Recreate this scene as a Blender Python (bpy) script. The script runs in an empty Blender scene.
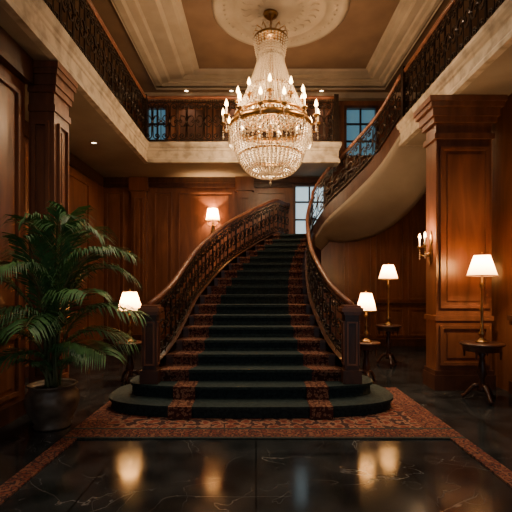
import bpy, math, random
from mathutils import Vector
random.seed(4)
S=bpy.context.scene
COL=S.collection
# ---------------------------------------------------------------- materials
def nt(name):
    m=bpy.data.materials.new(name); m.use_nodes=True
    n=m.node_tree; b=n.nodes['Principled BSDF']; return m,n,b
def noisy(name,c1,c2,rough=.5,metal=0,scale=4,stretch=(1,1,1),detail=6,bump=0,dist=0,lo=.35,hi=.65,spec=.5,coat=0):
    m,n,b=nt(name)
    tc=n.nodes.new('ShaderNodeTexCoord'); mp=n.nodes.new('ShaderNodeMapping'); mp.inputs['Scale'].default_value=stretch
    no=n.nodes.new('ShaderNodeTexNoise'); no.inputs['Scale'].default_value=scale; no.inputs['Detail'].default_value=detail; no.inputs['Distortion'].default_value=dist
    r=n.nodes.new('ShaderNodeValToRGB'); r.color_ramp.elements[0].position=lo; r.color_ramp.elements[1].position=hi
    r.color_ramp.elements[0].color=(*c1,1); r.color_ramp.elements[1].color=(*c2,1)
    L=n.links.new
    L(tc.outputs['Object'],mp.inputs['Vector']); L(mp.outputs[0],no.inputs['Vector']); L(no.outputs['Fac'],r.inputs[0]); L(r.outputs[0],b.inputs['Base Color'])
    b.inputs['Roughness'].default_value=rough; b.inputs['Metallic'].default_value=metal
    b.inputs['Specular IOR Level'].default_value=spec; b.inputs['Coat Weight'].default_value=coat
    if bump:
        bp=n.nodes.new('ShaderNodeBump'); bp.inputs['Strength'].default_value=bump; bp.inputs['Distance'].default_value=.02
        L(no.outputs['Fac'],bp.inputs['Height']); L(bp.outputs[0],b.inputs['Normal'])
    return m
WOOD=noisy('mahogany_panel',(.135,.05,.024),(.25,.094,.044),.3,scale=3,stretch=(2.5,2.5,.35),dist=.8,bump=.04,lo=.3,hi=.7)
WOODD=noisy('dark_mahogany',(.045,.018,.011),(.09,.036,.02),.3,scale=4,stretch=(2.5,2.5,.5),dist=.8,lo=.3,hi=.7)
RAILW=noisy('handrail_wood',(.15,.055,.028),(.26,.1,.052),.28,scale=6)
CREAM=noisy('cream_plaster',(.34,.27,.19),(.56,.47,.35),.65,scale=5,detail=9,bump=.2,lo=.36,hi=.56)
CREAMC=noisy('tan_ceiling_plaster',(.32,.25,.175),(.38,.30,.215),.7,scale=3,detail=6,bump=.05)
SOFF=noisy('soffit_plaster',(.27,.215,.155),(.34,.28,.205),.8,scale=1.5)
BROWN=noisy('brown_ceiling',(.15,.085,.048),(.2,.118,.066),.6,scale=2)
IRON=noisy('wrought_iron',(.018,.012,.009),(.05,.03,.019),.38,metal=.6,scale=20)
BRASS=noisy('aged_brass',(.32,.18,.065),(.5,.3,.12),.32,metal=1,scale=15)
GREENC=noisy('green_carpet',(.012,.022,.023),(.028,.046,.046),.8,scale=30,bump=.3,spec=.25)
LEAF=noisy('palm_leaf',(.04,.13,.045),(.1,.26,.08),.45,scale=8)
STEM=noisy('palm_stem',(.09,.13,.04),(.17,.18,.08),.6,scale=10)
POT=noisy('bronze_pot',(.10,.075,.052),(.2,.155,.11),.4,metal=.2,scale=9,bump=.2)
SOIL=noisy('soil',(.015,.01,.006),(.04,.025,.015),.95,scale=30,bump=.5)
def marble():
    m,n,b=nt('black_marble'); L=n.links.new
    tc=n.nodes.new('ShaderNodeTexCoord')
    def vein(scale,dist,w,loc):
        mp=n.nodes.new('ShaderNodeMapping'); mp.inputs['Location'].default_value=loc
        no=n.nodes.new('ShaderNodeTexNoise'); no.inputs['Scale'].default_value=scale; no.inputs['Detail'].default_value=5; no.inputs['Distortion'].default_value=dist; no.inputs['Roughness'].default_value=.45
        s=n.nodes.new('ShaderNodeMath'); s.operation='SUBTRACT'; s.inputs[1].default_value=.5
        a=n.nodes.new('ShaderNodeMath'); a.operation='ABSOLUTE'
        r=n.nodes.new('ShaderNodeMapRange'); r.inputs['From Min'].default_value=0; r.inputs['From Max'].default_value=w; r.inputs['To Min'].default_value=1; r.inputs['To Max'].default_value=0
        L(tc.outputs['Object'],mp.inputs[0]); L(mp.outputs[0],no.inputs['Vector']); L(no.outputs['Fac'],s.inputs[0]); L(s.outputs[0],a.inputs[0]); L(a.outputs[0],r.inputs['Value']); return r
    v1=vein(.8,1.2,.004,(0,0,0)); v2=vein(2.1,.8,.003,(5,3,0))
    mask=n.nodes.new('ShaderNodeTexNoise'); mask.inputs['Scale'].default_value=1.3; L(tc.outputs['Object'],mask.inputs['Vector'])
    mr=n.nodes.new('ShaderNodeMapRange'); mr.inputs['From Min'].default_value=.42; mr.inputs['From Max'].default_value=.65; L(mask.outputs['Fac'],mr.inputs['Value'])
    mx=n.nodes.new('ShaderNodeMath'); mx.operation='MAXIMUM'; L(v1.outputs[0],mx.inputs[0]); L(v2.outputs[0],mx.inputs[1])
    mu=n.nodes.new('ShaderNodeMath'); mu.operation='MULTIPLY'; L(mx.outputs[0],mu.inputs[0]); L(mr.outputs[0],mu.inputs[1])
    cl=n.nodes.new('ShaderNodeTexNoise'); cl.inputs['Scale'].default_value=2.5; cl.inputs['Detail'].default_value=6; L(tc.outputs['Object'],cl.inputs['Vector'])
    r=n.nodes.new('ShaderNodeValToRGB'); r.color_ramp.elements[0].color=(.010,.013,.015,1); r.color_ramp.elements[1].color=(.045,.05,.054,1); r.color_ramp.elements[0].position=.35; r.color_ramp.elements[1].position=.75
    L(cl.outputs['Fac'],r.inputs[0])
    mix=n.nodes.new('ShaderNodeMix'); mix.data_type='RGBA'; mix.inputs['B'].default_value=(.22,.21,.2,1)
    L(mu.outputs[0],mix.inputs['Factor']); L(r.outputs[0],mix.inputs['A'])
    br=n.nodes.new('ShaderNodeTexBrick'); br.offset=0; br.inputs['Scale'].default_value=1; br.inputs['Brick Width'].default_value=1.25; br.inputs['Row Height'].default_value=1.25; br.inputs['Mortar Size'].default_value=.006
    br.inputs['Color1'].default_value=(1,1,1,1); br.inputs['Color2'].default_value=(.75,.75,.75,1); br.inputs['Mortar'].default_value=(.1,.1,.1,1)
    L(tc.outputs['Object'],br.inputs['Vector'])
    m2=n.nodes.new('ShaderNodeMix'); m2.data_type='RGBA'; m2.blend_type='MULTIPLY'; m2.inputs['Factor'].default_value=1
    L(mix.outputs['Result'],m2.inputs['A']); L(br.outputs['Color'],m2.inputs['B']); L(m2.outputs['Result'],b.inputs['Base Color'])
    rr=n.nodes.new('ShaderNodeMapRange'); rr.inputs['To Min'].default_value=.06; rr.inputs['To Max'].default_value=.2; L(cl.outputs['Fac'],rr.inputs['Value']); L(rr.outputs[0],b.inputs['Roughness'])
    return m
MARB=marble()
def rugmat(name,scale,cols,stretch=(1,1,1)):
    m,n,b=nt(name); L=n.links.new
    tc=n.nodes.new('ShaderNodeTexCoord'); mp=n.nodes.new('ShaderNodeMapping'); mp.inputs['Scale'].default_value=stretch
    v=n.nodes.new('ShaderNodeTexVoronoi'); v.inputs['Scale'].default_value=scale; v.inputs['Randomness'].default_value=.35
    g=n.nodes.new('ShaderNodeTexNoise'); g.inputs['Scale'].default_value=scale*2.2; g.inputs['Detail'].default_value=3
    a=n.nodes.new('ShaderNodeMath'); a.operation='MULTIPLY_ADD'; a.inputs[1].default_value=.7
    r=n.nodes.new('ShaderNodeValToRGB'); r.color_ramp.interpolation='CONSTANT'
    el=r.color_ramp.elements
    el[0].position=0; el[0].color=(*cols[0],1); el[1].position=.85; el[1].color=(*cols[-1],1)
    for i,c in enumerate(cols[1:-1]):
        e=el.new(.3+.55*i/(len(cols)-2)+.05); e.color=(*c,1)
    L(tc.outputs['Object'],mp.inputs[0]); L(mp.outputs[0],v.inputs['Vector']); L(mp.outputs[0],g.inputs['Vector'])
    L(v.outputs['Distance'],a.inputs[0]); L(g.outputs['Fac'],a.inputs[2]); L(a.outputs[0],r.inputs[0]); L(r.outputs[0],b.inputs['Base Color'])
    b.inputs['Roughness'].default_value=.95; b.inputs['Specular IOR Level'].default_value=.15
    return m
RUG=rugmat('persian_rug',7,[(.03,.022,.03),(.1,.03,.022),(.19,.05,.034),(.28,.15,.1),(.05,.025,.025)])
RUGB=rugmat('persian_rug_border',14,[(.28,.16,.11),(.21,.08,.05),(.15,.045,.032),(.035,.022,.025),(.21,.09,.058)])
REDC=rugmat('red_patterned_carpet',16,[(.024,.015,.016),(.09,.028,.02),(.15,.048,.032),(.24,.125,.08),(.06,.02,.016)])
def emis(name,c,s):
    m,n,b=nt(name); b.inputs['Base Color'].default_value=(*c,1); b.inputs['Emission Color'].default_value=(*c,1); b.inputs['Emission Strength'].default_value=s; return m
BULB=emis('candle_bulb',(1,.6,.25),30)
DL=emis('downlight_lens',(1,.8,.55),12)
def shade():
    m,n,b=nt('fabric_shade'); L=n.links.new
    tr=n.nodes.new('ShaderNodeBsdfTranslucent'); tr.inputs[0].default_value=(1,.74,.42,1)
    em=n.nodes.new('ShaderNodeEmission'); em.inputs[0].default_value=(1,.5,.18,1); em.inputs[1].default_value=1.5
    ad=n.nodes.new('ShaderNodeAddShader'); L(tr.outputs[0],ad.inputs[0]); L(em.outputs[0],ad.inputs[1]); L(ad.outputs[0],n.nodes['Material Output'].inputs[0]); return m
SHADE=shade()
GLASSW=emis('daylit_window_glass',(.45,.62,.7),1.3)
GLASSU=emis('dusk_window_glass',(.12,.3,.42),.45)
def crystal():
    m,n,b=nt('crystal'); b.inputs['Base Color'].default_value=(1,.87,.68,1); b.inputs['Roughness'].default_value=.08; b.inputs['Transmission Weight'].default_value=.3; b.inputs['Specular IOR Level'].default_value=1; return m
CRY=crystal()
IVORY=noisy('ivory_candle',(.7,.6,.42),(.8,.7,.5),.5)
# ---------------------------------------------------------------- mesh builder
class MB:
    def __init__(s): s.v=[];s.f=[];s.m=[];s.mats=[];s.sm=[]
    def mi(s,m):
        if m not in s.mats: s.mats.append(m)
        return s.mats.index(m)
    def add(s,vs,fs,m,smooth=False):
        o=len(s.v); s.v+= [tuple(p) for p in vs]; k=s.mi(m)
        for f in fs: s.f.append([o+i for i in f]); s.m.append(k); s.sm.append(smooth)
    def box(s,x0,x1,y0,y1,z0,z1,m):
        s.add([(x0,y0,z0),(x1,y0,z0),(x1,y1,z0),(x0,y1,z0),(x0,y0,z1),(x1,y0,z1),(x1,y1,z1),(x0,y1,z1)],
              [(0,3,2,1),(4,5,6,7),(0,1,5,4),(1,2,6,5),(2,3,7,6),(3,0,4,7)],m)
    def prism(s,poly,z0,z1,m):
        n=len(poly)
        s.add([(x,y,z0) for x,y in poly]+[(x,y,z1) for x,y in poly],
              [tuple(range(n-1,-1,-1)),tuple(range(n,2*n))]+[(i,(i+1)%n,n+(i+1)%n,n+i) for i in range(n)],m)
    def lathe(s,prof,c,m,seg=24,smooth=True,sx=1,sy=1):
        vs=[];fs=[]
        for r,z in prof:
            for i in range(seg):
                a=2*math.pi*i/seg; vs.append((c[0]+r*math.cos(a)*sx,c[1]+r*math.sin(a)*sy,c[2]+z))
        for j in range(len(prof)-1):
            for i in range(seg):
                k=(i+1)%seg; fs.append((j*seg+i,j*seg+k,(j+1)*seg+k,(j+1)*seg+i))
        s.add(vs,fs,m,smooth)
    def tube(s,pts,r,m,seg=4,closed=False,smooth=False,caps=True):
        pts=[Vector(p) for p in pts]; n=len(pts); vs=[];fs=[]
        rr=r if isinstance(r,(list,tuple)) else [r]*n
        for i,p in enumerate(pts):
            a=pts[(i-1)%n] if (closed or i>0) else p; b=pts[(i+1)%n] if (closed or i<n-1) else p
            t=(b-a); t=t.normalized() if t.length>1e-9 else Vector((0,0,1))
            up=Vector((0,0,1)) if abs(t.z)<.92 else Vector((.3,.95,0)).normalized()
            u=t.cross(up).normalized(); w=u.cross(t)
            for k in range(seg):
                q=2*math.pi*(k+.5)/seg; vs.append(p+(u*math.cos(q)+w*math.sin(q))*rr[i])
        for i in range(n if closed else n-1):
            j=(i+1)%n
            for k in range(seg):
                l=(k+1)%seg; fs.append((i*seg+k,i*seg+l,j*seg+l,j*seg+k))
        if not closed and caps: fs.append(tuple(range(seg-1,-1,-1))); fs.append(tuple((n-1)*seg+k for k in range(seg)))
        s.add(vs,fs,m,smooth)
    def octa(s,c,r,m,rz=None):
        rz=rz or r; x,y,z=c
        s.add([(x+r,y,z),(x,y+r,z),(x-r,y,z),(x,y-r,z),(x,y,z+rz),(x,y,z-rz)],
              [(0,1,4),(1,2,4),(2,3,4),(3,0,4),(1,0,5),(2,1,5),(3,2,5),(0,3,5)],m)
    def sweep(s,path,prof,m,closed=False):
        n=len(path); P=[Vector(p) for p in path]; rings=[]
        for i in range(n):
            d0=(P[i]-P[i-1]).normalized() if (i>0 or closed) else None
            d1=(P[(i+1)%n]-P[i]).normalized() if (i<n-1 or closed) else None
            if d0 is None:d0=d1
            if d1 is None:d1=d0
            n0=Vector((d0.y,-d0.x)); n1=Vector((d1.y,-d1.x)); k=(n0+n1); k=k/(k.length_squared/2) if k.length>1e-6 else n0
            rings.append([(P[i].x+k.x*o,P[i].y+k.y*o,z) for o,z in prof])
        q=len(prof); vs=[p for r in rings for p in r]; fs=[]
        for i in range(n if closed else n-1):
            j=(i+1)%n
            for a in range(q-1): fs.append((i*q+a,i*q+a+1,j*q+a+1,j*q+a))
        s.add(vs,fs,m)
    def build(s,name,loc=(0,0,0),parent=None):
        me=bpy.data.meshes.new(name); me.from_pydata(s.v,[],s.f)
        for m in s.mats: me.materials.append(m)
        me.polygons.foreach_set('material_index',s.m); me.polygons.foreach_set('use_smooth',s.sm); me.update()
        o=bpy.data.objects.new(name,me); o.location=loc; COL.objects.link(o)
        if parent: o.parent=parent
        return o
def light(kind,name,loc,e,c=(1,.66,.38),parent=None,r=.06,**k):
    l=bpy.data.lights.new(name,kind); l.energy=e; l.color=c
    if kind in('POINT','SPOT'): l.shadow_soft_size=r
    for a,b in k.items(): setattr(l,a,b)
    o=bpy.data.objects.new(name,l); o.location=loc; COL.objects.link(o)
    if parent: o.parent=parent
    return o
def panY(mb,x0,x1,z0,z1,y,m=WOOD,s=-1,t=.045,d=.035):
    a,b=sorted((y,y+s*d)); c,e=sorted((y,y+s*d*.5))
    mb.box(x0,x1,a,b,z0,z0+t,m); mb.box(x0,x1,a,b,z1-t,z1,m); mb.box(x0,x0+t,a,b,z0+t,z1-t,m); mb.box(x1-t,x1,a,b,z0+t,z1-t,m)
    g=t+.06
    if x1-x0>2.6*g and z1-z0>2.6*g: mb.box(x0+g,x1-g,c,e,z0+g,z1-g,m)
def panX(mb,y0,y1,z0,z1,x,m=WOOD,s=1,t=.045,d=.035):
    a,b=sorted((x,x+s*d)); c,e=sorted((x,x+s*d*.5))
    mb.box(a,b,y0,y1,z0,z0+t,m); mb.box(a,b,y0,y1,z1-t,z1,m); mb.box(a,b,y0,y0+t,z0+t,z1-t,m); mb.box(a,b,y1-t,y1,z0+t,z1-t,m)
    g=t+.06
    if y1-y0>2.6*g and z1-z0>2.6*g: mb.box(c,e,y0+g,y1-g,z0+g,z1-g,m)
# ---------------------------------------------------------------- dimensions
YB=10.5; YF=-3.0; ZS=4.2; ZU=4.6; ZC=6.27
XL=-3.8; XR=4.4; EL=-2.4; ER=2.8; BF=9.2
mb=MB(); mb.box(XL-.2,XR+.2,YF,YB+.2,-.1,0,MARB); mb.build('floor')
mb=MB()
RB=6.16
mb.box(-1.6,1.75,4.4,RB-.14,.001,.012,RUG)
mb.box(-1.9,2.05,4.1,4.14,.001,.0142,GREENC)
mb.box(-1.9,2.05,4.14,4.36,.001,.014,RUGB); mb.box(-1.9,2.05,4.36,4.4,.001,.0142,GREENC)
for a,b in ((-1.9,-1.6),(1.75,2.05)): mb.box(a,b,4.4,RB,.001,.014,RUGB)
for a,b in ((-1.9,-1.75),(1.9,2.05)): mb.box(a,b,-1.0,4.1,.001,.014,RUGB)
mb.box(-1.6,1.75,RB-.14,RB,.001,.014,RUGB)
mb.build('persian_rug')
WX0,WX1,WZ0,WZ1=.93,1.75,2.72,4.05
uw=[(-2.75,-2.2,4.7,6.0),(2.2,3.05,4.7,6.0)]
mb=MB()
def wallY(xs,zs,holes,y0,y1,m):
    for i in range(len(xs)-1):
        for j in range(len(zs)-1):
            cx=(xs[i]+xs[i+1])/2; cz=(zs[j]+zs[j+1])/2
            if any(h[0]<cx<h[1] and h[2]<cz<h[3] for h in holes): continue
            mb.box(xs[i],xs[i+1],y0,y1,zs[j],zs[j+1],m)
holes=[(WX0,WX1,WZ0,WZ1)]+uw
xs=sorted({XL-.2,XR+.2,*[h[0] for h in holes],*[h[1] for h in holes]}); zs=sorted({0,6.7,*[h[2] for h in holes],*[h[3] for h in holes]})
wallY(xs,zs,holes,YB,YB+.2,WOOD)
for a,b in [(-3.75,-3.3),(-2.55,-2.1),(-1.95,-.55),(-.02,.75),(2.2,2.9),(3.0,3.7),(3.8,4.35)]:
    panY(mb,a,b,.25,.95,YB); panY(mb,a,b,1.15,2.5 if a==-.02 else 3.85,YB)
panY(mb,-.02,.75,2.8,3.85,YB)
mb.box(XL,XR,YB-.05,YB,0,.18,WOODD); mb.box(XL,XR,YB-.05,YB,1.02,1.09,WOODD)
mb.box(XL,1.7,YB-.1,YB,4.06,4.19,WOODD); mb.box(XL,.9,YB-.06,YB,3.96,4.06,WOODD)
for x in (-2.9,-.28):
    mb.box(x-.18,x+.18,YB-.12,YB,0,4.19,WOOD); mb.box(x-.23,x+.23,YB-.17,YB-.0,3.85,4.19,WOOD); mb.box(x-.22,x+.22,YB-.16,YB,0,.3,WOODD)
    panY(mb,x-.12,x+.12,1.15,3.7,YB-.12,t=.03)
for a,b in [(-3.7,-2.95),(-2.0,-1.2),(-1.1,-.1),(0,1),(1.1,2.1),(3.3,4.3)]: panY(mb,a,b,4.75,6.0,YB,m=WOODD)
mb.build('wall_back')
def window(name,x0,x1,z0,z1,nx,nz,g):
    w=MB(); t=.06
    w.box(x0,x0+t,YB-.03,YB+.12,z0,z1,WOODD); w.box(x1-t,x1,YB-.03,YB+.12,z0,z1,WOODD); w.box(x0+t,x1-t,YB-.03,YB+.12,z0,z0+t,WOODD); w.box(x0+t,x1-t,YB-.03,YB+.12,z1-t,z1,WOODD)
    for i in range(1,nx): 
        x=x0+(x1-x0)*i/nx; w.box(x-.02,x+.02,YB+.03,YB+.09,z0+t,z1-t,IRON)
    for j in range(1,nz):
        z=z0+(z1-z0)*j/nz; w.box(x0+t,x1-t,YB+.035,YB+.085,z-.02,z+.02,IRON)
    w.box(x0+t,x1-t,YB+.1,YB+.11,z0+t,z1-t,g)
    return w.build(name)
window('window_1',WX0,WX1,WZ0,WZ1,2,3,GLASSW); window('window_2',*uw[0],2,3,GLASSU); window('window_3',*uw[1],2,3,GLASSU)
# ---- left wall
mb=MB()
mb.box(XL-.2,XL,YF,YB,0,6.7,WOOD)
for a,b in [(5.7,6.9),(7.05,8.25),(8.4,9.5)]: panX(mb,a,b,.25,.95,XL); panX(mb,a,b,1.15,3.8,XL)
mb.box(XL,XL+.06,5.0,YB-.2,0,.18,WOODD); mb.box(XL,XL+.06,5.0,YB-.2,3.95,4.19,WOODD); mb.box(XL,XL+.05,5.0,YB-.2,1.02,1.09,WOODD)
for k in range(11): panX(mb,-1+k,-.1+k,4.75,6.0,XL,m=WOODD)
mb.build('wall_left')
mb=MB()
mb.box(XL+.001,-2.75,YF,5.0,0,ZS-.002,WOOD)
for a,b in [(2.2,3.0),(3.1,3.9),(4.0,4.85)]: panX(mb,a,b,.25,.95,-2.75); panX(mb,a,b,1.15,3.75,-2.75)
mb.box(-2.75,-2.7,YF,5,0,.18,WOODD); mb.box(-2.75,-2.7,YF,5,1.02,1.09,WOODD); mb.box(-2.75,-2.65,YF,5,3.9,ZS-.002,WOODD)
mb.build('wall_left_lower')
def pier(x0,x1,y0,y1,fs,name,k=1.0):
    p=MB(); p.box(x0,x1,y0,y1,0,ZS-.003,WOOD)
    for (o,a,b) in [(.05,0,.22),(.03,.22,.28),(.03,1.0,1.07),(.04,3.62,3.7),(.06,3.85,3.93),(.10,3.93,4.05),(.15,4.05,4.12),(.18,4.12,4.195)]:
        o*=k; p.box(x0-(o if fs==0 else 0),x1+o,y0-o,y1+o,a,b,WOODD if b<.3 else WOOD)
    panY(p,x0+.05,x1-.05,.36,.93,y0); panY(p,x0+.05,x1-.05,1.18,3.5,y0)
    if fs>0: panX(p,y0+.07,y1-.07,.36,.93,x1,s=1,t=.03); panX(p,y0+.07,y1-.07,1.18,3.5,x1,s=1,t=.03)
    return p.build(name)
pier(-2.76,-2.45,5.1,5.5,1,'pilaster',.45)
pier(2.6,3.4,6.06,6.42,0,'pilaster',.8)
mb=MB()
mb.box(XR,XR+.2,YF,YB,0,6.7,WOOD)
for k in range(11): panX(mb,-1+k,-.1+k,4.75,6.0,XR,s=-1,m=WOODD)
for k in range(3): panX(mb,6.7+k*1.2,7.75+k*1.2,1.15,3.75,XR,s=-1)
mb.build('wall_right')
mb=MB(); mb.box(3.58,XR-.001,YF,6.42,0,ZS-.002,WOOD)
for a,b in [(3.6,4.5),(4.6,5.4),(5.5,5.85)]: panX(mb,a,b,.25,.95,3.58,s=-1); panX(mb,a,b,1.15,3.75,3.58,s=-1)
mb.box(3.52,3.58,YF,5.85,0,.18,WOODD); mb.box(3.53,3.58,YF,5.9,1.02,1.09,WOODD)
mb.build('wall_right_lower')
# ---- balconies
CP=[(-.06,ZS-.001),(.035,ZS-.001),(.035,ZS+.06),(.02,ZS+.08),(.01,ZS+.10),(.01,ZS+.25),(.025,ZS+.27),(.03,ZS+.31),(.055,ZS+.34),(.07,ZS+.38),(.07,ZS+.43),(.04,ZS+.45),(-.3,ZS+.45)]
mb=MB()
g=.05
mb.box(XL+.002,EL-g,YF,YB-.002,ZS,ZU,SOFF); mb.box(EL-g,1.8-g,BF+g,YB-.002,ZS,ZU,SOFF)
mb.sweep([(EL,YF),(EL,BF),(1.8,BF),(1.8,YB-.002)],CP,CREAM)
BAL1=mb.build('balcony')
mb=MB()
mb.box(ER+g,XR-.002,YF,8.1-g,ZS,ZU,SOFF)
mb.sweep([(XR-.002,8.1),(ER,8.1),(ER,YF)],CP,CREAM)
BAL2=mb.build('balcony')
# ---- ceiling with coffer
mb=MB()
ox0,ox1,oy0,oy1=-2.4,3.1,1.0,10.1
ix0,ix1,iy0,iy1=-1.35,2.6,1.8,9.95
mb.box(XL,ox0,YF,YB,ZC,ZC+.12,BROWN); mb.box(ox1,XR,YF,YB,ZC,ZC+.12,BROWN); mb.box(ox0,ox1,oy1,YB,ZC,ZC+.12,BROWN); mb.box(ox0,ox1,YF,oy0,ZC,ZC+.12,BROWN)
rings=[(0,-.05),(0,.03),(.12,.03),(.16,.1),(.3,.12),(.34,.17),(.62,.18),(.68,.25),(.86,.27),(.9,.34),(1,.36),(1,.42)]
rv=[]
for t,dz in rings:
    x0=ox0+(ix0-ox0)*t; x1=ox1+(ix1-ox1)*t; y0=oy0+(iy0-oy0)*t; y1=oy1+(iy1-oy1)*t; rv.append([(x0,y0,ZC+dz),(x1,y0,ZC+dz),(x1,y1,ZC+dz),(x0,y1,ZC+dz)])
vs=[p for r in rv for p in r]; fs=[]
for j in range(len(rv)-1):
    for i in range(4): k=(i+1)%4; fs.append((j*4+i,j*4+k,j*4+4+k,j*4+4+i))
mb.add(vs,fs,CREAMC)
mb.box(ix0-.05,ix1+.05,iy0-.05,iy1+.05,6.65,6.72,BROWN)
mb.box(XL,XR,YB-.15,YB,ZC-.14,ZC,CREAMC)
mb.build('ceiling')
MC=(.45,7.8,6.65)
mb=MB()
prof=[(1.26,0),(1.26,-.03),(1.2,-.06),(1.12,-.05),(1.08,-.02),(.98,-.03),(.9,-.02),(.86,-.06),(.8,-.06),(.76,-.02),(.6,-.03),(.5,-.05),(.42,-.03),(.3,-.07),(.2,-.09),(.0,-.1)]
mb.lathe(prof,MC,CREAMC,64)
for i in range(48):
    a=2*math.pi*i/48; c,s_=math.cos(a),math.sin(a)
    mb.octa((MC[0]+1.03*c,MC[1]+1.03*s_,MC[2]-.03),.04,CREAMC,.02)
for i in range(24):
    a=2*math.pi*i/24
    mb.tube([(MC[0]+r*math.cos(a+q),MC[1]+r*math.sin(a+q),MC[2]-.02) for r,q in [(.36,0),(.45,.07),(.55,.05),(.65,-.03),(.72,.04)]],[.03,.025,.03,.025,.012],CREAMC,6,smooth=True)
mb.build('ceiling_medallion')
# ---------------------------------------------------------------- stairs
def hermite(ts,ps,t):
    n=len(ts); t=max(ts[0],min(ts[-1],t)); i=0
    while i<n-2 and t>ts[i+1]: i+=1
    def tan(k):
        if k==0: return [(b-a)/(ts[1]-ts[0]) for a,b in zip(ps[0],ps[1])]
        if k==n-1: return [(b-a)/(ts[-1]-ts[-2]) for a,b in zip(ps[-2],ps[-1])]
        return [(b-a)/(ts[k+1]-ts[k-1]) for a,b in zip(ps[k-1],ps[k+1])]
    h=ts[i+1]-ts[i]; u=(t-ts[i])/h; m0=tan(i); m1=tan(i+1)
    a=2*u**3-3*u*u+1;b=u**3-2*u*u+u;c=-2*u**3+3*u*u;d=u**3-u*u
    return [a*p+b*h*q+c*r+d*h*w for p,q,r,w in zip(ps[i],m0,ps[i+1],m1)]
RI=.15
tL=[2,3,4,6,8,12,15,17]; pL=[(-1.32,5.3),(-1.19,5.56),(-1.11,5.85),(-1.03,6.45),(-.94,7.08),(-.54,8.3),(-.02,9.2),(.4,9.8)]
tR=[2,3,4,6,8,12,15,17]; pR=[(1.18,5.3),(1.05,5.56),(.97,5.85),(.9,6.45),(.88,7.08),(.96,8.2),(1.11,9.05),(1.25,9.6)]
L=lambda t:hermite(tL,pL,t); R=lambda t:hermite(tR,pR,t)
mb=MB()
def sup(cx,cy,a,b,e=3.0,n=72):
    o=[]
    for i in range(n):
        q=2*math.pi*i/n; c,s_=math.cos(q),math.sin(q)
        o.append((cx+a*math.copysign(abs(c)**(2/e),c),cy+b*math.copysign(abs(s_)**(2/e),s_)))
    return o
CX=-.06
mb.prism(sup(CX,5.4,1.74,.69),.015,.12,GREENC); mb.prism(sup(CX,5.4,1.77,.72),.12,.15,GREENC)
mb.prism(sup(CX,5.45,1.52,.44),.15,.27,GREENC); mb.prism(sup(CX,5.45,1.55,.47),.27,.30,GREENC)
for x0,x1 in [(-.98,-.72),(.60,.86)]:
    mb.box(x0,x1,4.685,4.99,.15,.154,REDC); mb.box(x0,x1,4.67,4.684,.02,.154,REDC)
    mb.box(x0,x1,4.985,5.3,.30,.304,REDC); mb.box(x0,x1,4.97,4.984,.15,.304,REDC)
us=[0,.04,.18,.19,.81,.82,.96,1]; um=[WOODD,REDC,RUGB,GREENC,RUGB,REDC,WOODD]
def lp(a,b,u): return (a[0]+(b[0]-a[0])*u,a[1]+(b[1]-a[1])*u)
for n in range(2,18):
    l0,r0=L(n),R(n); 
    if n<17: l1,r1=L(n+1),R(n+1)
    z0=n*RI; z1=z0+RI
    d=Vector((r0[0]-l0[0],r0[1]-l0[1])).normalized(); f=Vector((d.y,-d.x))*.035
    for k in range(7):
        a=lp(l0,r0,us[k]); b=lp(l0,r0,us[k+1]); an=(a[0]+f.x,a[1]+f.y); bn=(b[0]+f.x,b[1]+f.y)
        if n<17: c=lp(l1,r1,us[k]); e=lp(l1,r1,us[k+1])
        else: c=(a[0],a[1]+.05); e=(b[0],b[1]+.05)
        mb.add([(*a,z0),(*b,z0),(*b,z1-.035),(*a,z1-.035),(*bn,z1-.035),(*an,z1-.035),(*bn,z1),(*an,z1),(*e,z1),(*c,z1)],
               [(0,1,2,3),(3,2,4,5),(5,4,6,7),(7,6,8,9)],um[k])
ZL=18*RI
YW=YB-.055
land=[tuple(L(17)),tuple(R(17)),(1.3,9.85),(1.62,YW),(.4,YW)]
mb.prism(land,ZL-.25,ZL,GREENC)
SR=.16
def stringer(F,side,t0=2,t1=17):
    N=60; vs=[]
    for i in range(N+1):
        t=t0+(t1-t0)*i/N; p=F(t); q=F(min(t+.05,t1)); q0=F(max(t-.05,t0)); d=Vector((q[0]-q0[0],q[1]-q0[1])).normalized(); nn=Vector((d.y,-d.x))*side
        vs.append([(p[0]-nn.x*.01,p[1]-nn.y*.01),(p[0]+nn.x*.08,p[1]+nn.y*.08),(p[0]+nn.x*.11,p[1]+nn.y*.11),RI*t+SR,.015])
    pts=[];fs=[]
    for a,b,c,zt,zb in vs: pts+=[(*a,zb),(*b,zb),(*b,max(zb+.01,zt-.36)),(*c,max(zb+.02,zt-.34)),(*c,zt-.05),(*b,zt),(*a,zt)]
    for i in range(N):
        for k in range(6): fs.append((i*7+k,i*7+k+1,i*7+8+k,i*7+7+k))
    fs.append(tuple(range(7))); fs.append(tuple(N*7+k for k in range(7)))
    mb.add(pts,fs,WOODD)
stringer(L,-1); stringer(R,1)
mb.add([(*L(17),.015),(.4,YW,.015),(.4,YW,ZL+.05),(*L(17),ZL+.05)],[(0,1,2,3)],WOODD)
mb.add([(*R(17),.015),(1.62,YW,.015),(1.62,YW,ZL-.2),(*R(17),ZL-.2)],[(0,1,2,3)],WOODD)
t2=[0,1,2,3,4]; pI=[(1.3,9.72),(1.62,9.6),(2.12,9.28),(2.55,8.75),(2.8,8.1)]; pO=[(1.62,YB-.08),(2.1,YB-.1),(2.95,10.1),(3.55,9.25),(3.78,8.1)]
I2=lambda t:hermite(t2,pI,t); O2=lambda t:hermite(t2,pO,t)
NS=12; R2=(ZU-ZL)/NS
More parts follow.
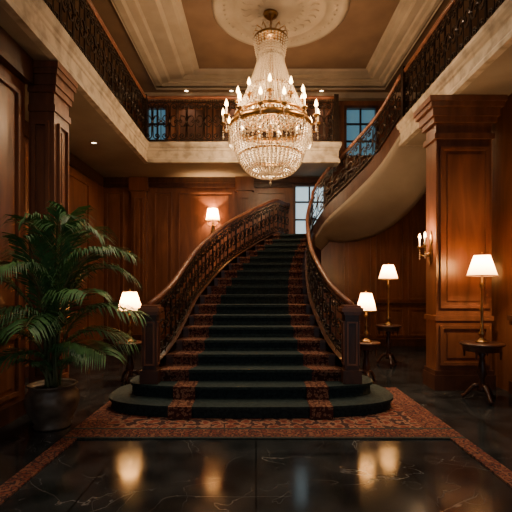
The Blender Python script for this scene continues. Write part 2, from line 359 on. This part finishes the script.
for n in range(NS):
    a,b=I2(4*n/NS),O2(4*n/NS); c,d=I2(4*(n+1)/NS),O2(4*(n+1)/NS); z0=ZL+R2*n; z1=z0+R2
    mb.add([(*a,z0),(*b,z0),(*b,z1),(*a,z1),(*d,z1),(*c,z1)],[(0,1,2,3),(3,2,4,5)],GREENC)
N=48; pts=[];fs=[]
for i in range(N+1):
    t=4*i/N; a,b=I2(t),O2(t); z=ZL+(ZU-ZL)*t/4
    g=max(0,math.sin(math.pi*min(1,max(0,(t-.5)/3.6)**.95)))
    row=[(*a,z+.16),(*a,z-.14),(*a,z-.2)]
    for k in range(11):
        u=k/10; p=lp(a,b,u); row.append((*p,z-.22-.10*u-.6*g*u**.8))
    row+=[(*b,z+.16)]
    pts+=row
w=len(row)
fa=[];fb=[]
for i in range(N):
    for k in range(w-1): (fa if k==0 else fb).append((i*w+k,i*w+k+1,i*w+w+k+1,i*w+w+k))
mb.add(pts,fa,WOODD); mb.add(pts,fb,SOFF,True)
STAIR=mb.build('grand_staircase')
# ---------------------------------------------------------------- balustrades
class Path:
    def __init__(s,pts):
        s.P=[Vector(p) for p in pts]; s.c=[0]
        for i in range(1,len(s.P)): s.c.append(s.c[-1]+((s.P[i]-s.P[i-1]).xy.length))
        s.len=s.c[-1]
    def __call__(s,d,h=0):
        d=max(0,min(s.len,d)); lo,hi=0,len(s.c)-1
        while hi-lo>1:
            m=(lo+hi)//2
            if s.c[m]<=d: lo=m
            else: hi=m
        k=(d-s.c[lo])/max(1e-9,s.c[hi]-s.c[lo]); p=s.P[lo].lerp(s.P[hi],k); return (p.x,p.y,p.z+h)
def balustrade(mb,path,H=.86,w=.36,th=.0115,rail=.036):
    P=Path(path); d0=0; d1=P.len; n=max(1,round((d1-d0)/w)); w=(d1-d0)/n
    zb,zt=.06,H-.11
    m=max(2,int((d1-d0)/.1)); run=lambda h:[P(d0+(d1-d0)*i/m,h) for i in range(m+1)]
    mb.tube(run(zb),.015,IRON,4); mb.tube(run(zt),.012,IRON,4)
    mb.tube(run(H),rail,RAILW,8,smooth=True); mb.tube(run(H-.035),.02,RAILW,4)
    hh=zt-zb; mid=(zb+zt)/2; R_=min(w*.215,hh*.17)
    def spir(cu,cz,r,a0,turn,n=15):
        return [(cu+r*(1-.8*i/n)*math.cos(a0+turn*i/n),cz+r*(1-.8*i/n)*math.sin(a0+turn*i/n)) for i in range(n+1)]
    for i in range(n):
        s0=d0+i*w; cx=s0+w/2
        mb.tube([P(s0,0),P(s0,H)],.009,IRON,4)
        for sg in (1,-1):
            f=lambda u,z:P(cx+sg*u,z)
            cu=w*.26
            top=spir(cu,zt-R_-.012,R_,math.pi,-2.1*math.pi*1.15); bot=spir(cu,zb+R_+.012,R_,math.pi,2.1*math.pi*1.15)
            line=list(reversed(top))+[(w*.03,mid+hh*.09),(w*.015,mid),(w*.03,mid-hh*.09)]+bot
            mb.tube([f(u,z) for u,z in line],th,IRON,4)
            mb.octa(f(cu,zt-R_-.012),.022,IRON); mb.octa(f(cu,zb+R_+.012),.022,IRON)
            c2=spir(w*.34,mid,min(w*.13,hh*.1),math.pi*.5,-2.3*math.pi,12)
            mb.tube([f(u,z) for u,z in c2],th*.85,IRON,4)
            c3=[(w*.02,mid+.01),(w*.14,mid+hh*.13),(w*.3,mid+hh*.15),(w*.45,mid+hh*.06)]
            mb.tube([f(u,z) for u,z in c3],[th*1.2,th*1.3,th,th*.5],IRON,4); mb.tube([f(u,2*mid-z) for u,z in c3],[th*1.2,th*1.3,th,th*.5],IRON,4)
        for q in (.17,.5,.83): mb.tube([P(s0+w*q+math.cos(2*math.pi*k/8)*.03,(zt+H-.04)/2+math.sin(2*math.pi*k/8)*.03) for k in range(8)],.008,IRON,4,closed=True)
        mb.octa(P(cx,mid),.035,IRON,.06); mb.octa(P(s0,mid),.022,IRON,.05)
def newel(mb,x,y,z0,h=1.04,w=.085):
    mb.box(x-w-.03,x+w+.03,y-w-.03,y+w+.03,z0,z0+.16,WOODD)
    mb.box(x-w,x+w,y-w,y+w,z0+.16,z0+h-.12,WOODD)
    for s_ in(-1,1):
        panY(mb,x-w+.02,x+w-.02,z0+.22,z0+h-.2,y+s_*w,m=RAILW,s=s_,t=.02,d=.015); panX(mb,y-w+.02,y+w-.02,z0+.22,z0+h-.2,x+s_*w,m=RAILW,s=s_,t=.02,d=.015)
    mb.box(x-w-.02,x+w+.02,y-w-.02,y+w+.02,z0+h-.12,z0+h-.08,RAILW); mb.box(x-w-.045,x+w+.045,y-w-.045,y+w+.045,z0+h-.08,z0+h-.03,RAILW); mb.box(x-w-.02,x+w+.02,y-w-.02,y+w+.02,z0+h-.03,z0+h,RAILW)
def off(F,side,t,d=.04):
    p=F(t); q=F(min(17,t+.05)); q0=F(max(2,t-.05)); v=Vector((q[0]-q0[0],q[1]-q0[1])).normalized(); return (p[0]+v.y*side*d,p[1]-v.x*side*d)
mb=MB()
pl=[(*off(L,-1,2+15*i/80),RI*(2+15*i/80)+SR-.03*min(1,i/40)) for i in range(81)]
pl+= [(.5,9.97,ZL+.04),(.68,10.25,ZL+.02),(.82,YB-.1,ZL+.02)]
balustrade(mb,pl,w=.34,H=.80); newel(mb,-1.31,5.24,.302,.96)
mb.build('stair_balustrade',parent=STAIR)
mb=MB()
pr=[(*off(R,1,2+15*i/80),RI*(2+15*i/80)+SR) for i in range(81)]
pr+=[(1.31,9.68,ZL+.17)]
pr+=[(*I2(4*i/40),ZL+.17+(ZU-ZL)*i/40) for i in range(2,41)]
balustrade(mb,pr,w=.34,H=.80); newel(mb,1.18,5.24,.302,.96)
mb.build('stair_balustrade',parent=STAIR)
mb=MB(); po=[(*O2(.25+3.75*i/40),ZL+.16+(ZU-ZL)*(.25+3.75*i/40)/4) for i in range(41)]
po=[(x,y-.04,z) for x,y,z in po]
balustrade(mb,po,w=.4); mb.build('stair_balustrade',parent=STAIR)
mb=MB(); balustrade(mb,[(2.84,8.0,ZU+.06),(2.84,YF+.5,ZU+.06)],H=.95,w=.38,th=.014)
mb.box(2.79,2.89,7.98,8.08,ZU,ZU+1.08,IRON)
mb.build('balcony_balustrade',parent=BAL2)
mb=MB(); balustrade(mb,[(EL-.04,YF+.5,ZU+.05),(EL-.04,BF+.04,ZU+.05),(1.76,BF+.04,ZU+.05),(1.76,YB-.2,ZU+.05)],H=1.0,w=.38,th=.014)
for x,y in ((EL-.04,BF+.04),(1.76,BF+.04)): mb.box(x-.05,x+.05,y-.05,y+.05,ZU,ZU+1.1,IRON)
mb.build('balcony_balustrade',parent=BAL1)
# ---------------------------------------------------------------- lamps, tables
def side_table(x,y,h,r):
    t=MB()
    t.lathe([(0,h),(r-.01,h),(r,h-.01),(r,h-.025),(r-.03,h-.045),(r-.04,h-.05),(r-.04,h-.1),(r-.06,h-.11),(0,h-.11)],(0,0,0),WOODD,28)
    t.lathe([(.03,h-.11),(.05,h-.15),(.03,h-.2),(.045,h-.3),(.065,h-.4),(.03,h-.48),(.05,.16),(.05,.12),(0,.11)],(0,0,0),WOODD,14)
    for k in range(3):
        a=2*math.pi*k/3+.5; c,s_=math.cos(a),math.sin(a)
        t.tube([(q*c,q*s_,z) for q,z in [(.02,.2),(.09,.19),(.15,.12),(r*.75,.05),(r*.88,.028)]],[.03,.03,.026,.022,.026],WOODD,6,smooth=True)
    for k in range(4):
        a=math.pi/4+math.pi/2*k; t.tube([((r-.05)*math.cos(a),(r-.05)*math.sin(a),z) for z in (h-.1,h-.2)],[.02,.01],WOODD,6)
    return t.build('side_table',(x,y,.0))
def table_lamp(x,y,z,H,sr,sh,e):
    l=MB(); b=H-sh
    l.lathe([(0,0),(.085,0),(.085,.015),(.06,.03),(.03,.045),(.022,.07),(.04,.1),(.045,.13),(.02,.16),(.016,b*.45),(.03,b*.5),(.016,b*.55),(.014,b*.8),(.035,b*.86),(.014,b*.9),(.012,b+.04),(0,b+.04)],(0,0,0),BRASS,16)
    l.lathe([(sr,b),(sr*.93,b+.02),(sr*.52,H-.01),(sr*.5,H)],(0,0,0),SHADE,28)
    l.lathe([(sr,b-.004),(sr*1.03,b),(sr*1.0,b+.012)],(0,0,0),BRASS,28)
    l.lathe([(sr*.5,H-.004),(sr*.53,H),(sr*.5,H+.006)],(0,0,0),BRASS,28)
    l.tube([(0,0,b+.04),(0,0,H+.02)],.004,BRASS); l.lathe([(0,.05),(.012,.035),(.006,.01),(0,0)],(0,0,H),BRASS,8)
    l.lathe([(0,.0),(.02,.02),(.028,.05),(.015,.08),(0,.085)],(0,0,b+.03),BULB,10)
    for k in range(3):
        a=2*math.pi*k/3; l.tube([(0,0,H-.01),(sr*.5*math.cos(a),sr*.5*math.sin(a),H-.002)],.003,BRASS)
    o=l.build('table_lamp',(x,y,z))
    light('POINT','lamp_bulb',(0,0,b+.16),e,(1,.6,.29),o,.04)
    return o
for x,y,h,r,H,sr,sh,e in [(-1.92,6.4,.65,.21,.76,.2,.29,44),(1.68,6.4,.65,.21,.74,.16,.27,40),(2.96,5.5,.76,.27,1.14,.19,.27,50),(2.52,8.0,.76,.24,1.14,.19,.27,50)]:
    side_table(x,y,h,r); table_lamp(x,y,h+.001,H,sr,sh,e)
def sconce(x,y,z):
    s_=MB()
    s_.lathe([(0,-.42),(.03,-.38),(.05,-.25),(.03,-.05),(.055,.05),(.03,.15),(0,.17)],(0,0,0),BRASS,12,sy=.35)
    for sx in (-1,1):
        s_.tube([(0,-.02,-.1),(.06*sx,-.09,-.16),(.13*sx,-.12,-.12),(.14*sx,-.12,-.02)],.012,BRASS,6,smooth=True)
        s_.lathe([(0,-.02),(.035,0),(.035,.01),(.012,.02)],(.14*sx,-.12,-.02),BRASS,10)
        s_.lathe([(.012,0),(.012,.08),(0,.08)],(.14*sx,-.12,0),IVORY,8)
    s_.lathe([(.17,.0),(.12,.28)],(0,-.12,0),SHADE,24,sy=.65)
    s_.tube([(0,-.02,.02),(0,-.12,.1),(0,-.12,.3)],.006,BRASS)
    o=s_.build('wall_sconce',(x,y,z)); light('POINT','sconce_bulb',(0,-.14,.16),120,(1,.58,.27),o,.04); return o
sconce(-1.07,YB-.02,3.13)
s_=MB()
s_.lathe([(0,-.28),(.03,-.25),(.05,-.1),(.03,.02),(.05,.12),(.02,.22),(0,.24)],(0,0,0),BRASS,12,sx=.35)
for sy in (-1,1):
    s_.tube([(-.01,0,-.08),(-.06,.05*sy,-.14),(-.12,.1*sy,-.1),(-.12,.1*sy,.0)],.01,BRASS,6,smooth=True)
    s_.lathe([(0,-.02),(.035,0),(.04,.015),(.012,.02)],(-.12,.1*sy,0),BRASS,10)
    s_.lathe([(.012,0),(.012,.1),(0,.1)],(-.12,.1*sy,.02),IVORY,8); s_.lathe([(0,0),(.02,.02),(.016,.06),(0,.095)],(-.12,.1*sy,.12),BULB,8)
    for k in range(5): s_.octa((-.12,.1*sy,-.05-.03*k),.012,CRY,.016)
o=s_.build('candle_sconce',(2.583,6.22,2.08)); light('POINT','sconce_bulb',(-.17,0,.2),26,(1,.6,.3),o,.05)
# ---------------------------------------------------------------- chandelier
ch=MB(); C=(0,0,0)
K=.01857
def zz(py): return (286-py)*K+1.5
def bead(r,a,z,s,m=CRY,rz=None): ch.octa((r*math.cos(a),r*math.sin(a),z),s,m,rz)
ch.lathe([(0,6.56),(.14,6.55),(.12,6.5),(.05,6.45),(.02,6.42),(0,6.42)],C,BRASS,20)
for k in range(3):
    z=6.4-k*.06; ch.tube([(.022*math.cos(q)*(k%2),.022*math.cos(q)*((k+1)%2),z+.04*math.sin(q)) for q in [i*math.pi/4 for i in range(8)]],.007,BRASS,4,closed=True)
ch.lathe([(0,6.28),(.04,6.26),(.03,6.2),(.12,6.17),(.28,6.13),(.32,6.09),(.28,6.06),(.04,6.04),(.03,5.9),(.045,5.5),(.03,5.0),(.06,4.8),(.03,4.6),(.05,4.3),(0,4.2)],C,BRASS,24)
for i in range(30):
    a=2*math.pi*i/30
    for j in range(7): bead(.31-.008*j,a,6.05-.045*j,.02,rz=.024)
    bead(.24,a,5.7,.026,rz=.05)
for i in range(12): 
    a=2*math.pi*i/12; ch.tube([(r*math.cos(a),r*math.sin(a),z) for r,z in [(.12,6.15),(.2,6.23),(.29,6.25),(.32,6.17)]],.01,BRASS,4)
NSt=48
def tent(u):
    z=5.95+(zz(116)-5.95)*u; r=.2+.45*u**1.5; return r,z
for i in range(NSt):
    a=2*math.pi*i/NSt
    for j in range(40):
        r,z=tent(j/39); bead(r,a+(.5*(j%2))*2*math.pi/NSt*.3,z,.015+.012*(j/39),rz=.022+.012*(j/39))
def ring(r,z,h,m=BRASS): ch.lathe([(r-.02,z-h/2),(r+.015,z-h/2),(r+.03,z),(r+.015,z+h/2),(r-.02,z+h/2),(r-.02,z-h/2)],C,m,48)
rz_=zz(127)
ring(.74,rz_,.11); ring(.65,zz(117),.05); ring(.4,zz(90),.025)
for i in range(8):
    a=2*math.pi*i/8; ch.tube([(r*math.cos(a),r*math.sin(a),z) for r,z in [(.04,4.7),(.3,4.4),(.58,4.36),(.74,rz_)]],.014,BRASS,5)
for i in range(54):
    a=2*math.pi*i/54
    for j in range(5): bead(.76,a,rz_-.08-.04*j,.018,rz=.022)
    bead(.76,a,rz_-.31,.026,rz=.055)
zb0=rz_-.05; zb1=zz(176)
for i in range(48):
    a=2*math.pi*i/48
    for j in range(24):
        u=j/23; r=.69*math.cos(u*math.pi/2*.97)**.62; z=zb0+(zb1-zb0)*math.sin(u*math.pi/2)
        if r*2*math.pi/48<.022 and i%2: continue
        bead(r,a,z,.022,rz=.027)
ring(.58,zz(156),.025); ring(.36,zz(169),.02)
bead(0,0,zb1-.05,.04,rz=.06); bead(0,0,zb1-.14,.03,rz=.05)
for tier,(n,rr,zc,off_) in enumerate([(14,.88,zz(124),0),(10,.62,zz(106),.26)]):
    for i in range(n):
        a=2*math.pi*i/n+off_; c,s2=math.cos(a),math.sin(a)
        r0=.7 if tier==0 else .42
        ch.tube([(r*c,r*s2,z) for r,z in [(r0,zc-.06),(r0+.06,zc-.14),(rr-.05,zc-.15),(rr,zc-.09),(rr,zc-.02)]],.015,BRASS,5,smooth=True)
        ch.lathe([(0,-.02),(.04,-.01),(.065,.01),(.06,.02),(.015,.02)],(rr*c,rr*s2,zc),BRASS,10)
        ch.lathe([(.018,0),(.018,.13),(0,.13)],(rr*c,rr*s2,zc+.02),IVORY,8)
        ch.lathe([(0,0),(.032,.035),(.027,.08),(0,.15)],(rr*c,rr*s2,zc+.15),BULB,8)
        for j in range(4): ch.octa((rr*c,rr*s2,zc-.05-.045*j),.017,CRY,.022)
        ch.octa((rr*c,rr*s2,zc-.25),.024,CRY,.05)
cho=ch.build('crystal_chandelier',(.27,7.8,0))
light('POINT','chandelier_glow',(0,0,5.2),45,(1,.7,.4),cho,.12)
light('POINT','chandelier_glow',(0,0,4.5),80,(1,.7,.4),cho,.2)
light('POINT','chandelier_glow',(0,0,3.95),55,(1,.7,.4),cho,.1)
for k in range(4):
    a=math.pi/4+k*math.pi/2; light('POINT','chandelier_candle_light',(1.0*math.cos(a),1.0*math.sin(a),4.75),42,(1,.68,.4),cho,.12)
# ---------------------------------------------------------------- palm
pm=MB()
pm.lathe([(0,0),(.18,0),(.19,.02),(.17,.04),(.24,.16),(.275,.28),(.26,.36),(.225,.4),(.24,.44),(.255,.45),(.24,.46),(.22,.44),(.21,.4),(0,.4)],(0,0,0),POT,32)
pm.lathe([(.215,.41),(.15,.425),(0,.43)],(0,0,0),SOIL,20)
def wl(p):
    p=Vector(p)
    if p.x<-.3: p.x=-.3-.17*(1-math.exp((p.x+.3)/.25))
    if p.x<.1 and p.y>.25: p.y=.25+.2*(1-math.exp(-(p.y-.25)/.2))
    return p
def frond(az,reach,zt,ztip,n=34,ll=.46,st=.3):
    zt=.44+(zt-.44)*.9; ztip=.44+(ztip-.44)*.86
    az=math.radians(az); d=Vector((math.cos(az),math.sin(az),0)); b0=Vector((random.uniform(-.07,.07),random.uniform(-.07,.07),.42))
    p1=b0+d*reach*.12+Vector((0,0,(zt-.44)*1.15)); p2=b0+d*reach; p2.z=ztip
    B=lambda t:b0*(1-t)**2+p1*2*t*(1-t)+p2*t*t
    pts=[wl(B(i/16)) for i in range(17)]; pm.tube(pts,[.014*(1-.8*i/16)+.003 for i in range(17)],STEM,5,smooth=True)
    for i in range(n):
        t=st+(1-st)*i/(n-1); p=B(t); T=(B(min(1,t+.02))-B(t-.02)).normalized()
        side=T.cross(Vector((0,0,1))); 
        side=side.normalized() if side.length>.1 else Vector((-d.y,d.x,0))
        ln=ll*(.4+.6*math.sin(math.pi*min(1,(t-st)/(1-st)*.85+.12)))*random.uniform(.85,1.1)
        for s in (-1,1):
            dr=(side*s*.7+T*.8+Vector((0,0,.1+random.uniform(-.08,.08)))).normalized(); wv=T.cross(dr).cross(dr).normalized()*.0105
            q1=p+dr*ln*.4; q2=p+dr*ln*.75+Vector((0,0,-.05*ln/.3)); q3=p+dr*ln+Vector((0,0,-.14*ln/.3))
            pm.add([wl(q) for q in (p,q1+wv,q1-wv,q2+wv*.8,q2-wv*.8,q3)],[(0,1,2),(1,3,4,2),(3,5,4)],LEAF)
F=[(-90,.45,1.85,2.2),(-20,.8,1.8,2.1),(10,.8,2.0,1.8),(-45,.95,1.55,1.6),(-5,.92,1.5,1.35),(-75,.9,1.45,1.25),(-110,.95,1.5,1.35),(-145,.7,1.6,1.75),(-165,.5,1.9,2.0),(-155,.6,1.2,1.05),
   (-30,.9,1.1,.9),(60,.3,1.95,2.3),(-60,.5,2.1,2.35),(-130,.7,1.0,.8),(-10,.55,2.3,2.3),(100,.2,1.6,1.9),(-120,.35,2.2,2.4),(-40,.3,2.4,2.5),(5,.8,1.25,1.0),(-100,.85,1.9,1.85),(-8,.85,2.1,2.05)]
for a in F: frond(*a)
for a in range(-160,40,60): frond(a,.3,.75,.78,n=12,ll=.2)
pm.build('potted_palm',(-2.18,4.5,.001))
# ---------------------------------------------------------------- recessed downlights, added foreground fill spots
def downlight(x,y,z,e,ang=95):
    d=MB(); d.lathe([(.07,0),(.07,-.012),(.05,-.015),(.045,-.004)],(0,0,0),BRASS,20); d.lathe([(.046,-.005),(0,-.005)],(0,0,0),DL,16)
    o=d.build('recessed_or_fill_downlight',(x,y,z-.001))
    light('SPOT','downlight_or_fill_beam',(0,0,-.03),e,(1,.76,.52),o,.05,spot_size=math.radians(ang),spot_blend=.8)
for x in (-1.7,-.6,1.6): downlight(x,10.25,ZC,50)
downlight(-3.05,7.9,ZS,60); downlight(-2.95,6.0,ZS,35); downlight(3.6,7.2,ZS,45)
for x,y in [(-.9,3.2),(1.9,3.2),(-.9,5.6),(1.9,5.6)]: downlight(x,y,6.65,240,85)  # unseen fill spots, added overhead to brighten the rug and stairs
w=bpy.data.worlds.new('World'); S.world=w; w.use_nodes=True
bg=w.node_tree.nodes['Background']; bg.inputs[0].default_value=(.85,.88,.95,1); bg.inputs[1].default_value=.4
cam=bpy.data.cameras.new('Camera'); co=bpy.data.objects.new('Camera',cam); COL.objects.link(co)
co.location=(0,0,1.5); co.rotation_euler=(math.pi/2,0,0); cam.sensor_width=36; cam.lens=36*420/512; cam.shift_y=30/512
S.camera=co
